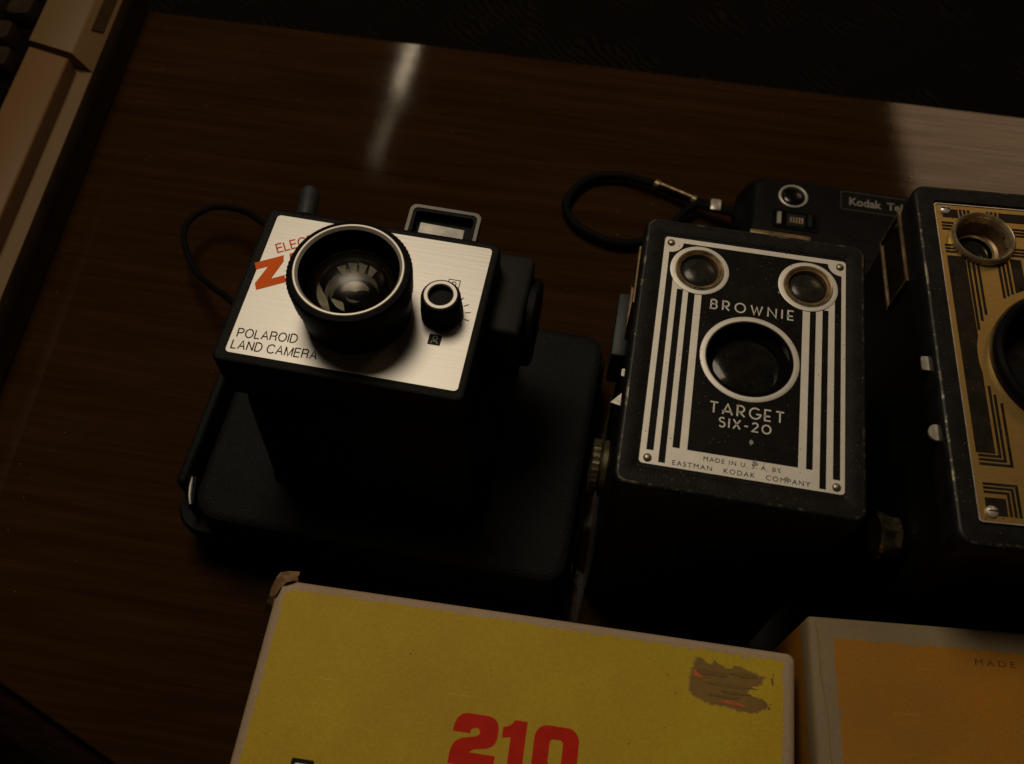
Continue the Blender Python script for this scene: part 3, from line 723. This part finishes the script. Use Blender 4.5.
# scuffs: bare flecks rubbed through the paint
for cx, cy, r_ in ((.0029, -.0347, .0010), (.0046, -.0425, .0011), (.0154, -.0464, .0009), (.0100, .0300, .0004)):
    b = B(); pts = [(cx + r_ * (.5 + random.random() * .7) * math.cos(2 * PI * i / 11), cy + r_ * (.5 + random.random() * .9) * math.sin(2 * PI * i / 11)) for i in range(11)]
    b.prism('grey_print', pts, E0 + .00003, E1 + .00008); b.build('scuff_mark', plate)
for (x, y) in ((-.0321, .0462), (.0327, .0460), (-.0318, -.0468), (.0322, -.0466)):
    b = B(); b.lathe('rivet', [(.0015, E0), (.0015, E0 + .0003), (.0012, E0 + .0007), (.0006, E0 + .0009), (0, E0 + .00095)], x, y, 20); b.build('rivet', plate)
b = B()   # lens bezel
b.lathe('brown_alu', [(.0180, E0), (.0180, E1 + .0002), (.0176, E1 + .0004), (.0161, E1 + .0004), (.0158, E1 + .0001)], *BL, 96)
lr = b.build('lens_ring', bro)
b = B()
b.lathe('gloss_black', [(.0159, FZ), (.0157, FZ + .0010), (.0152, FZ + .0014), (.0146, FZ + .0008), (.0143, FZ - .0030), (.0125, FZ - .0046), (.0122, FZ - .0052)], *BL, 96); b.build('lens_bezel', lr)
b = B(); b.lathe('dark_glass', [(.0135, FZ - .0062), (.010, FZ - .0054), (.006, FZ - .0049), (0, FZ - .0047)], *BL, 64); b.build('lens_glass', lr)
for c in BF:
    b = B(); b.lathe('brown_alu', [(.0112, E0), (.0112, E1 + .0002), (.0109, E1 + .0003), (.0093, E1 + .0003)], *c, 72); fr = b.build('finder_ring', bro)
    b = B(); b.lathe('brass', [(.0094, E0), (.0093, E1 + .0008), (.0089, E1 + .0013), (.0084, E1 + .0010), (.0082, E1 + .0002)], *c, 72)
    b.lathe('copper_dark', [(.0082, E1 + .0002), (.0079, E1 + .0005), (.0074, E1 + .0002), (.0070, E1 - .0012)], *c, 72); b.build('finder_rim', fr)
    b = B(); b.lathe('frame_dim', [(.0063, FZ - .0010), (.0062, FZ - .0004), (.0060, FZ - .0002), (.0057, FZ - .0006)], *c, 60); b.build('inner_ring', fr)
    b = B(); b.lathe('finder_glass', [(.0073, FZ - .0016)] + [(.0073 * math.cos(R(t)), FZ - .0016 + .0020 * math.sin(R(t))) for t in range(10, 90, 10)] + [(0, FZ + .0004)], *c, 48); b.build('finder_lens', fr)
finder_window(bro, bw, .0240, .0520, .100, .128, -.0424, 'copper_dark')
b = B(); b.box('lug_grey', -.0480, -.0416, .020, .052, .070, .094, .0012, 2); b.build('strap_mount', bro)
side_knob(bro, -.0419, -.014, .054, .0125, .0070, 'knob_dull')
b = B(); b.prism('nickel', [(0, 0), (.0042, .0052), (.0042, -.0008)], 0, .0008, mtx=Matrix.Translation((-.0462, -.0165, .1185))); b.build('shutter_lever', bro)
b = B(); b.prism('nickel', rrect(-.0008, .001, -.0016, .0016, .0006), 0, .0008, mtx=Matrix.Translation((-.0430, -.006, .124))); b.build('time_lever', bro)
b = B(); b.box('brass_dim', -.002, .022, .0565, .0602, .124, .1388, .0006, 2); b.build('top_finder_frame', bro)
b = B(); b.tube('leatherette', [(-.025, .0545, .112), (-.022, .058, .112), (-.012, .0595, .112), (.0, .058, .112), (.003, .0545, .112)], .004, 8, flat=.6); b.build('carrying_handle', bro)

# --- gold faced camera
gw, gh, gz = .0945, .1480, .152
gol = thing('box_camera', 'larger black box camera with a gold art deco face, cut by the right frame edge', 'camera', (0.1946, 0.1742, 0), R(-4.80), 'old film cameras on the table')
GZ = gz - .0012
GL = (.0012, -.0025); GF = [(-.0233, .0492), (.0257, .0492)]
box_shell(gol, gw, gh, gz, GL, .0262, GF, .0098, .0075, GZ, fr=.0055)
b = B()
G0, G1 = GZ + .0004, GZ + .00047
holes = [circ(*GL, .0262)] + [circ(x, y, .0098, 48) for x, y in GF]
b.prism('gold', rrect(-.0390, .0390, -.0647, .0652, .0012), GZ - .0003, G0, holes)
def gp(pts, holes=()):
    for sg in (1, -1):
        cx = .0
        q = [(sg * p[0], p[1]) for p in pts]
        b.prism('gold_black', q if sg > 0 else q[::-1], G0, G1, [[(sg * p[0], p[1]) for p in h] for h in holes])
def gbar(x0, x1, y0, y1): gp(rect(x0, x1, y0, y1))
GA = .0315
def edge_y(x):   # lower / upper border of the gold disc round the lens
    return math.sqrt(max(0, GA * GA - x * x))
# broad black column that follows the gold disc
col = [(-.0372, .0408), (-.0372, -.0404), (-.0308, -.0404), (-.0308, -.0095)]
col += [(-math.sqrt(GA * GA - y * y) , y + GL[1]) for y in [(-.0070 + .0155 * i / 10) for i in range(11)]]
col += [(-.0305, .0408)]
gp(col)
for i, x in enumerate((-.0296, -.0279, -.0262)):
    yb_ = GL[1] + edge_y(x) + .0004
    gbar(x - .0005, x + .0005, yb_, .0408)
for i, x in enumerate((-.0185, -.0169, -.0153)):
    yb_ = GL[1] + edge_y(x) + .0004
    gbar(x - .0005, x + .0005, yb_, .0400)
gp([(-.0141, .0415), (-.0141, GL[1] + edge_y(.0141) + .0004), (-.0100, GL[1] + edge_y(.0100) + .0006), (-.0100, .0415)])
# lines below the disc turning the corner in nested L shapes
for i, (x, y) in enumerate(((-.0294, -.0418), (-.0279, -.0433), (-.0260, -.0449))):
    yt = GL[1] - edge_y(x) - .0005
    gbar(x - .0005, x + .0005, y, yt); gbar(-.0366, x - .0005, y, y + .0010)
# lower corner nest
for i, (x, y) in enumerate(((-.0258, -.0520), (-.0273, -.0534), (-.0288, -.0549))):
    gbar(x - .0005, x + .0005, -.0626, y); gbar(-.0366, x + .0005, y, y + .0009)
gp(rect(-.0366, -.0298, -.0626, -.0564))
# upper corner nest
gp(rect(-.0366, -.0306, .0590, .0632))
for x in (-.0296, -.0281, -.0266): gbar(x - .0005, x + .0005, .0585, .0634)
for x in (-.0194, -.0179, -.0164): gbar(x - .0005, x + .0005, .0585, .0634)
gp(rect(-.0154, -.0010, .0588, .0632))
for y in (.0564, .0549, .0534): gbar(-.0374, -.0330, y - .0005, y + .0005)
for y in (.0457, .0442, .0427): gbar(-.0374, -.0330, y - .0005, y + .0005)
for y in (.0557, .0542, .0527): gbar(-.0150, -.0020, y - .0005, y + .0005)
for y in (.0462, .0447, .0432): gbar(-.0150, -.0020, y - .0005, y + .0005)
gbar(-.0124, -.0112, .0279, .0284)
gplate = b.build('face_plate', gol)
b = B()   # bright bead between plate and rim
b.prism('nickel', rrect(-.0396, .0396, -.0652, .0657, .0014), G0 - .0002, G0 + .0003, [rrect(-.0391, .0391, -.0648, .0653, .0012)])
b.build('plate_bead', gplate)
for (x, y) in ((-.0356, .0626), (.0356, .0626), (-.0350, -.0614), (.0350, -.0614)):
    b = B(); b.lathe('nickel', [(.0021, G0), (.0020, G0 + .0006), (.0014, G0 + .0011), (.0, G0 + .0013)], x, y, 24)
    b.box('deep_black', x - .0016, x + .0016, y - .0002, y + .0002, G0 + .0006, G0 + .00135, mtx=None); b.build('screw', gplate)
b = B()
b.lathe('gloss_black', [(.0287, G0), (.0286, G0 + .0028), (.0278, G0 + .0042), (.0262, G0 + .0046), (.0248, G0 + .0036), (.0240, GZ - .001), (.0236, GZ - .006), (.0205, GZ - .0070), (.0200, GZ - .0080)], *GL, 128)
gl_ = b.build('lens_ring', gol)
b = B(); b.lathe('gloss_black', [(.0236, GZ - .006), (.0222, GZ - .0050), (.0210, GZ - .0062)], *GL, 96); b.build('lens_bezel', gl_)
b = B(); b.lathe('dark_glass', [(.0205, GZ - .0090), (.012, GZ - .0076), (0, GZ - .0070)], *GL, 64); b.build('lens_glass', gl_)
for c in GF:
    b = B(); b.lathe('brass', [(.0119, G0), (.0119, G0 + .0012), (.0116, G0 + .0024), (.0110, G0 + .0029), (.0104, G0 + .0025), (.0098, G0 + .0012), (.0096, GZ - .003)], *c, 72); fr = b.build('finder_ring', gol)
    b = B(); b.lathe('copper_dark', [(.0096, GZ - .001), (.0090, GZ - .0060), (.0078, GZ - .0066)], *c, 72)
    b.lathe('brass', [(.0078, GZ - .0066), (.0074, GZ - .0058), (.0069, GZ - .0066)], *c, 72); b.build('finder_cone', fr)
    b = B(); b.lathe('dark_glass', [(.0072, GZ - .0085), (.005, GZ - .0066), (0, GZ - .0058)], *c, 48); b.build('finder_lens', fr)
finder_window(gol, gw, .0375, .0715, .1165, .1380, -.0466, 'brass_dim')
b = B(); b.prism('nickel', rrect(-.0034, .0016, -.0028, .0028, .0007), 0, .0009, mtx=Matrix.Translation((-.0464, -.0050, .1465))); b.build('time_lever', gol)
b = B(); b.prism('nickel', rrect(-.0042, .0016, -.0030, .0030, .0026), 0, .0009, mtx=Matrix.Translation((-.0462, -.0325, .1468))); b.build('shutter_lever', gol)
kx = Matrix.Translation((-.0465, -.0545, .1050)) @ Matrix.Rotation(-PI / 2, 4, 'Y')
b = B(); wav = lambda j, i: (.0007 * math.cos(6 * 2 * PI * i / 72)) if j in (3, 4, 5) else 0.0
b.lathe('deep_black', [(.0092, 0), (.0092, .0008), (.0050, .0014)], 0, 0, 72, mtx=kx)
b.lathe('knob_metal', [(.0050, .0008), (.0070, .0014), (.0074, .0020), (.0066, .0040), (.0078, .0066), (.0084, .0088), (.0076, .0096), (.0042, .0088), (0, .0086)], 0, 0, 72, mtx=kx, rmod=wav); b.build('winding_knob', gol)

# ------------------------------------------------------------------ flat pocket camera behind
kod = thing('pocket_camera', 'flat black plastic pocket camera behind the two box cameras, with wrist strap', 'camera', (0.1980, 0.3200, 0), R(-9.0), 'old film cameras on the table')
def kl2(x, y):
    dx, dy = x - .1980, y - .3200; a = R(-9.0)
    return (dx * math.cos(a) + dy * math.sin(a), -dx * math.sin(a) + dy * math.cos(a))
tlc = kl2(.1308, .3592)
yT = tlc[1] ; xL = tlc[0]
def kb(d, z, dl=0.0, r=.006): return z3(rrect(xL - dl + d, .075 - d, yT - .058 + d, yT + (dl * .3) - d, r), z)
b = B(); b.loft('black_plastic', [kb(.004, 0, .003), kb(.001, .002, .005), kb(0, .006, .006), kb(0, .018, .006), kb(0, .028, .003), kb(.0002, .0325, .0005), kb(.0012, .0345, 0), kb(.003, .0350, 0)]); kbod = b.build('body', kod)
rc = kl2(.1503, .3435)
b = B(); b.lathe('alu_ring', [(.0079, .0350), (.0078, .0358), (.0072, .0361), (.0066, .0357), (.0064, .0345)], *rc, 48)
b.lathe('gloss_black', [(.0064, .0352), (.0058, .0351)], *rc, 48); br_ = b.build('button_ring', kod)
b = B(); b.lathe('gloss_black', [(.0062, .0351)] + [(.0062 * math.cos(R(t)), .0351 + .0016 * math.sin(R(t))) for t in range(15, 90, 15)] + [(0, .0367)], *rc, 40); b.build('shutter_button', br_)
sc_ = kl2(.1497, .3270)
b = B(); x, y = sc_
b.prism('gloss_black', rrect(x - .0125, x + .0125, y - .0062, y + .0062, .0022), .0349, .0355, [rrect(x - .0105, x + .0105, y - .0044, y + .0044, .0014)])
b.box('deep_black', x - .0105, x + .0105, y - .0044, y + .0044, .0349, .0351)
sw = b.build('switch_frame', kod)
b = B()
b.box('grey_print', x - .0102, x - .0078, y - .0042, y + .0042, .0351, .0364, .0004, 1)
b.box('grey_panel', x - .0050, x + .0050, y - .0042, y + .0042, .0351, .0357, .0003, 1)
b.box('grey_panel', x + .0058, x + .0086, y - .0044, y + .0044, .0351, .0368, .0005, 1)
for i in range(5): b.box('brass', x - .0032 + i * .0015, x - .0024 + i * .0015, y - .0022, y + .0016, .0357, .0360)
b.build('sliding_switch', sw)
t0 = kl2(.1813, .3437); t1 = kl2(.1988, .3405)
n0 = kl2(.1766, .3475)
b = B()
b.prism('black_plastic', rrect(n0[0], n0[0] + .050, n0[1] - .0118, n0[1] + .0012, .0012), .03495, .0352); npl = b.build('name_plate', kod)
b = B(); b.prism('frame_dim', rrect(n0[0], n0[0] + .050, n0[1] - .0118, n0[1] + .0012, .0012), .0352, .03525, [rrect(n0[0] + .0005, n0[0] + .0495, n0[1] - .0113, n0[1] + .0007, .0009)]); b.build('label_border', npl)
b = B(); bl = kl2(.1801, .3392)
text_into(b, 'label_grey', 'Kodak', (bl[0], n0[1] - .0082), (bl[0] + .0172, n0[1] - .0082), .0054, .0352, .0001, bold=.025)
text_into(b, 'label_grey', 'Tele', (bl[0] + .0200, n0[1] - .0082), (bl[0] + .0318, n0[1] - .0082), .0054, .0352, .0001, bold=.03)
b.build('lettering', npl)
rp_ = kl2(.1825, .3139)
b = B(); b.prism('gloss_black', rrect(rp_[0] - .006, rp_[0] + .040, rp_[1] - .012, rp_[1] + .0015, .002), .03495, .0353, [rrect(rp_[0] - .0052, rp_[0] + .0392, rp_[1] - .0112, rp_[1] + .0007, .0016)]); b.build('flash_panel', kod)
# wrist strap
def kp(x, y, z): p = kl2(x, y); return (p[0], p[1], z)
b = B()
lp = spline([kp(.1044, .3617, .0075), kp(.0925, .3690, .006), kp(.0809, .3756, .006), kp(.0607, .3826, .005), kp(.0440, .3805, .0045), kp(.0330, .3700, .0045), kp(.0290, .3575, .0045), kp(.0365, .3440, .0045), kp(.0533, .3345, .0045), kp(.0703, .3340, .0045), kp(.0860, .3430, .005), kp(.0960, .3540, .0062), kp(.1044, .3605, .0072)])
b.tube('cord', lp, .0025, 10, flat=.9); b.tube('cord', spline([kp(.1040, .3610, .0075), kp(.1120, .3570, .009), kp(.1226, .3523, .011), kp(.1310, .348, .013)]), .0030, 10, flat=.8)
st = b.build('wrist_strap', kod)
b = B(); p_a = Vector(kp(.1044, .3620, .0078)); p_b = Vector(kp(.0809, .3756, .0065)); dv = p_b - p_a
b.tube('cord', [p_a + dv * .12, p_a + dv * .88], .0022, 12)
for f0, f1 in ((0, .13), (.86, 1)): b.tube('brass_dim', [p_a + dv * f0, p_a + dv * (f0 + .02), p_a + dv * (f1 - .02), p_a + dv * f1], [.0024, .0030, .0030, .0024], 14)
b.tube('brass_dim', [p_a + dv * .13 + Vector((0, 0, .0020)), p_a + dv * .86 + Vector((0, 0, .0020))], .0009, 8); b.build('strap_clasp', st)
b = B(); q = Vector(kp(.1140, .3562, .0115)); b.box('nickel', q.x - .003, q.x + .003, q.y - .004, q.y + .004, q.z - .0012, q.z + .0012, .0008, 2); b.build('strap_ring', st)

# ------------------------------------------------------------------ carton boxes in front
def slab(p0, p1, wd):  # helper: thin outline between two points
    pass
def flakes(bd, m, x0, x1, y1, y0, z, n):
    for q in range(n):
        e = random.random()
        if e < .6: cx, cy, sx_, sy_ = random.uniform(x0, x1), y1 - random.uniform(0, .0008), random.uniform(.0004, .0022), random.uniform(.0002, .0006)
        elif e < .8: cx, cy, sx_, sy_ = x0 + random.uniform(0, .0007), random.uniform(y0, y1), random.uniform(.0002, .0006), random.uniform(.0004, .0020)
        else: cx, cy, sx_, sy_ = x1 - random.uniform(0, .0007), random.uniform(y0, y1), random.uniform(.0002, .0006), random.uniform(.0004, .0020)
        bd.prism(m, [(cx + sx_ * random.uniform(.5, 1.1) * math.cos(2 * PI * i / 9), cy + sy_ * random.uniform(.5, 1.1) * math.sin(2 * PI * i / 9)) for i in range(9)], z, z + .00003 + q * 2e-7)
yel = thing('camera_carton', 'yellow cardboard carton with red number 210 and a torn patch', 'carton', (-0.0002, 0.0174, 0), R(-7.136), 'camera cartons in front of the cameras')
yw, yh, yz = .1832, .1510, .105
def yl(d, z, r=.0028): return z3(rrect(-yw / 2 + d, yw / 2 - d, -yh / 2 + d, yh / 2 - d, r), z)
b = B(); b.loft('yellow', [yl(.002, 0), yl(.0012, .001), yl(.0012, .072)]); b.build('tray', yel)
b = B()
b.loft(('yellow', 'white_edge'), [yl(.0004, .048), yl(.0, .0485), yl(.0, yz - .0035), yl(.0003, yz - .0014), yl(.0011, yz - .0004), yl(.0024, yz)], cap=(False, True), mlist=[1, 0, 1, 1, 1])
# printed yellow field with an uneven worn border
fx0, fx1, fy1 = -.0880, .0872, .0722
jit = lambda s_=.00025: random.uniform(-s_, s_)
fld = [(fx0 + jit(), -.073 + i * (fy1 + .073) / 60) for i in range(60)][::-1]
fld = [(fx1 - i * (fx1 - fx0) / 70 + 0, fy1 + jit(.0003)) for i in range(70)] + fld + [(fx0 + i * (fx1 - fx0) / 70, -.073 + jit()) for i in range(1, 70)] + [(fx1 + jit(), -.073 + i * (fy1 + .073) / 60) for i in range(60)]
b.prism('yellow', fld, yz - .0002, yz + .00006, bottom=False)
flakes(b, 'white_edge', fx0, fx1, fy1, 0.0, yz + .00006, 36)
lid = b.build('lid', yel)
b = B(); T0, T1 = yz + .00006, yz + .00011
def dig(pts, x0, y0, w_, h_): return [(x0 + p[0] * w_, y0 + p[1] * h_) for p in pts]
two = [(0, .62), (.01, .74), (.06, .88), (.14, .96), (.25, 1), (.75, 1), (.88, .97), (.97, .89), (1, .78), (1, .60), (.97, .50), (.90, .42), (.78, .37), (.55, .335), (.47, .30), (.44, .26), (1, .26), (1, 0), (0, 0), (0, .20), (.03, .34), (.10, .44), (.22, .51), (.40, .55), (.54, .58), (.60, .63), (.60, .69), (.55, .735), (.45, .735), (.40, .69), (.385, .62)]
one = [(.36, 0), (1, 0), (1, 1), (.46, 1), (.38, .93), (.22, .87), (0, .84), (0, .63), (.36, .66)]
yb0 = .0232; dh = .0164
b.prism('red_box', dig(two, -.0212, yb0, .0150, dh), T0, T1)
b.prism('red_box', dig(one, -.0048, yb0, .0078, dh), T0, T1)
b.prism('red_box', rrect(.0058, .0206, yb0, yb0 + dh, .0042, 8), T0, T1, [rrect(.0110, .0154, yb0 + .0042, yb0 + dh - .0042, .0012, 4)])
b.build('number_print', lid); b = B()
# small black outlined letter at the lower left
b.prism('black_print', rrect(-.0715, -.0640, .0040, .0176, .0006, 3), T0, T1)
b.prism('white_print', rrect(-.0702, -.0653, .0095, .0162, .0005, 3), T1, T1 + .00004)
b.build('letter_print', lid)
b = B()   # torn patch where a sticker pulled the paper away
key = [(.0564, .0652), (.0572, .0680), (.0588, .0694), (.0604, .0680), (.0622, .0672), (.0645, .0689), (.0662, .0672), (.0690, .0668), (.0721, .0682), (.0748, .0672), (.0778, .0664), (.0804, .0656), (.0802, .0630), (.0770, .0622), (.0752, .0606), (.0749, .0592), (.0772, .0590), (.0812, .0578), (.0818, .0560), (.0796, .0545), (.0772, .0534), (.0750, .0532), (.0720, .0536), (.0680, .0542), (.0640, .0543), (.0613, .0548), (.0588, .0556), (.0562, .0571), (.0558, .0610)]
tp = []
for i in range(len(key)):
    a_, c_ = Vector(key[i]), Vector(key[(i + 1) % len(key)])
    for q in range(4): tp.append(tuple(a_.lerp(c_, q / 4) + Vector((jit(.0004), jit(.0004)))))
rim_ = []
for p in tp:
    v = Vector(p) - Vector((.0688, .0612)); rim_.append(tuple(Vector((.0688, .0612)) + v * (1.03 + random.uniform(0, .035))))
b.prism('pale_card', rim_, T0, T0 + .00003)
b.prism('torn', tp, T0, T1)
for (cx, cy, rx_, ry_) in ((.0632, .0645, .0058, .0010), (.0690, .0612, .0085, .0007), (.0672, .0574, .0070, .0006), (.0735, .0652, .0050, .0008), (.0715, .0590, .0050, .0005)):
    b.prism('torn_dark', [(cx + rx_ * random.uniform(.6, 1.2) * math.cos(2 * PI * i / 15), cy + ry_ * random.uniform(.6, 1.3) * math.sin(2 * PI * i / 15)) for i in range(15)], T1, T1 + random.uniform(.00008, .00018))
b.prism('dull_orange', [(.0566, .0640), (.0569, .0652), (.0592, .0634), (.0612, .0628), (.0590, .0625), (.0570, .0626)], T1, T1 + .0001)
b.prism('dull_orange', [(.0650, .0556), (.0690, .0565), (.0735, .0556), (.0752, .0549), (.0716, .0549), (.0672, .0551)], T1, T1 + .0001)
for (cx, cy, r_) in ((.0834, .0652, .0005), (.0836, .0640, .0006), (.0838, .0668, .0003), (.0830, .0570, .0003), (.0826, .0556, .0004)):
    b.prism('torn', [(cx + r_ * random.uniform(.6, 1.2) * math.cos(2 * PI * i / 7), cy + r_ * random.uniform(.8, 2.0) * math.sin(2 * PI * i / 7)) for i in range(7)], T0, T1)
b.build('torn_patch', lid)
b = B()   # scrap of torn paper curling off the corner
cor = [(-.0955, .0655, yz - .010), (-.0945, .0668, yz - .004), (-.0936, .0690, yz - .001), (-.0930, .0722, yz + .0010), (-.0922, .0748, yz + .0012), (-.0905, .0768, yz + .0012), (-.0885, .0780, yz + .0008), (-.0850, .0790, yz - .001)]
cin = [(-.0925, .0640, yz - .009), (-.0912, .0664, yz - .003), (-.0906, .0690, yz + .0002), (-.0902, .0715, yz + .0008), (-.0895, .0730, yz + .0010), (-.0880, .0740, yz + .0010), (-.0862, .0746, yz + .0004), (-.0842, .0752, yz - .002)]
t = bmesh.new()
rows = []
for i in range(len(cor)):
    p, q = Vector(cor[i]), Vector(cin[i]); rw = []
    for j in range(5):
        v = p.lerp(q, j / 4) + Vector((jit(.0004), jit(.0004), .0010 * math.sin(i * 1.7 + j * 1.1) + jit(.0003)))
        rw.append(v)
    rows.append(rw)
th = Vector((0, 0, -.0004))
for i in range(len(rows) - 1):
    for j in range(4):
        q = [rows[i][j], rows[i][j + 1], rows[i + 1][j + 1], rows[i + 1][j]]
        b.loft('brown_paper', [[tuple(v + th) for v in q], [tuple(v) for v in q]])
b.build('torn_corner_paper', yel, smooth=60)

ora = thing('camera_carton', 'orange cardboard carton with cream borders at the bottom right corner', 'carton', (0.1499, 0.0146, 0), R(-3.38), 'camera cartons in front of the cameras')
ow, oh, oz = .1010, .1510, .110
def ol(d, z, r=.0016): return z3(rrect(-ow / 2 + d, ow / 2 - d, -oh / 2 + d, oh / 2 - d, r), z)
b = B(); b.loft('orange', [ol(.002, 0), ol(.0012, .001), ol(.0012, .082)]); b.build('tray', ora)
b = B()
b.loft(('orange', 'cream_edge'), [ol(.0004, .050), ol(0, .0505), ol(0, oz - .009), ol(0, oz - .0014), ol(.0005, oz - .0004), ol(.0014, oz)], cap=(False, True), mlist=[1, 0, 1, 1, 1])
fld = [(-.0422 + jit(.0002), .0682 - i * .136 / 50) for i in range(51)] + [(.0422 + jit(.0002), -.0678 + i * .136 / 50) for i in range(51)]
b.prism('orange', fld, oz - .0002, oz + .00006, bottom=False)
flakes(b, 'cream_edge', -.0422, .0422, .0682, 0.0, oz + .00006, 14)
# split crease down the left border
cr = [(-.0478 + .0012 * math.sin(i * .9) * .25 + i * .00016 + jit(.0002), .0735 - i * .0035) for i in range(22)]
ribbon(b, 'brown_paper', cr, .00035, oz + .00001, oz + .00005)
lid = b.build('lid', ora)
b = B(); text_into(b, 'brown_print', 'MADE IN U.S.A.', (.0052, .0629), (.0052 + .0400, .0629), .0021, oz + .00006, .00004, space=1.5); b.build('printing', lid)
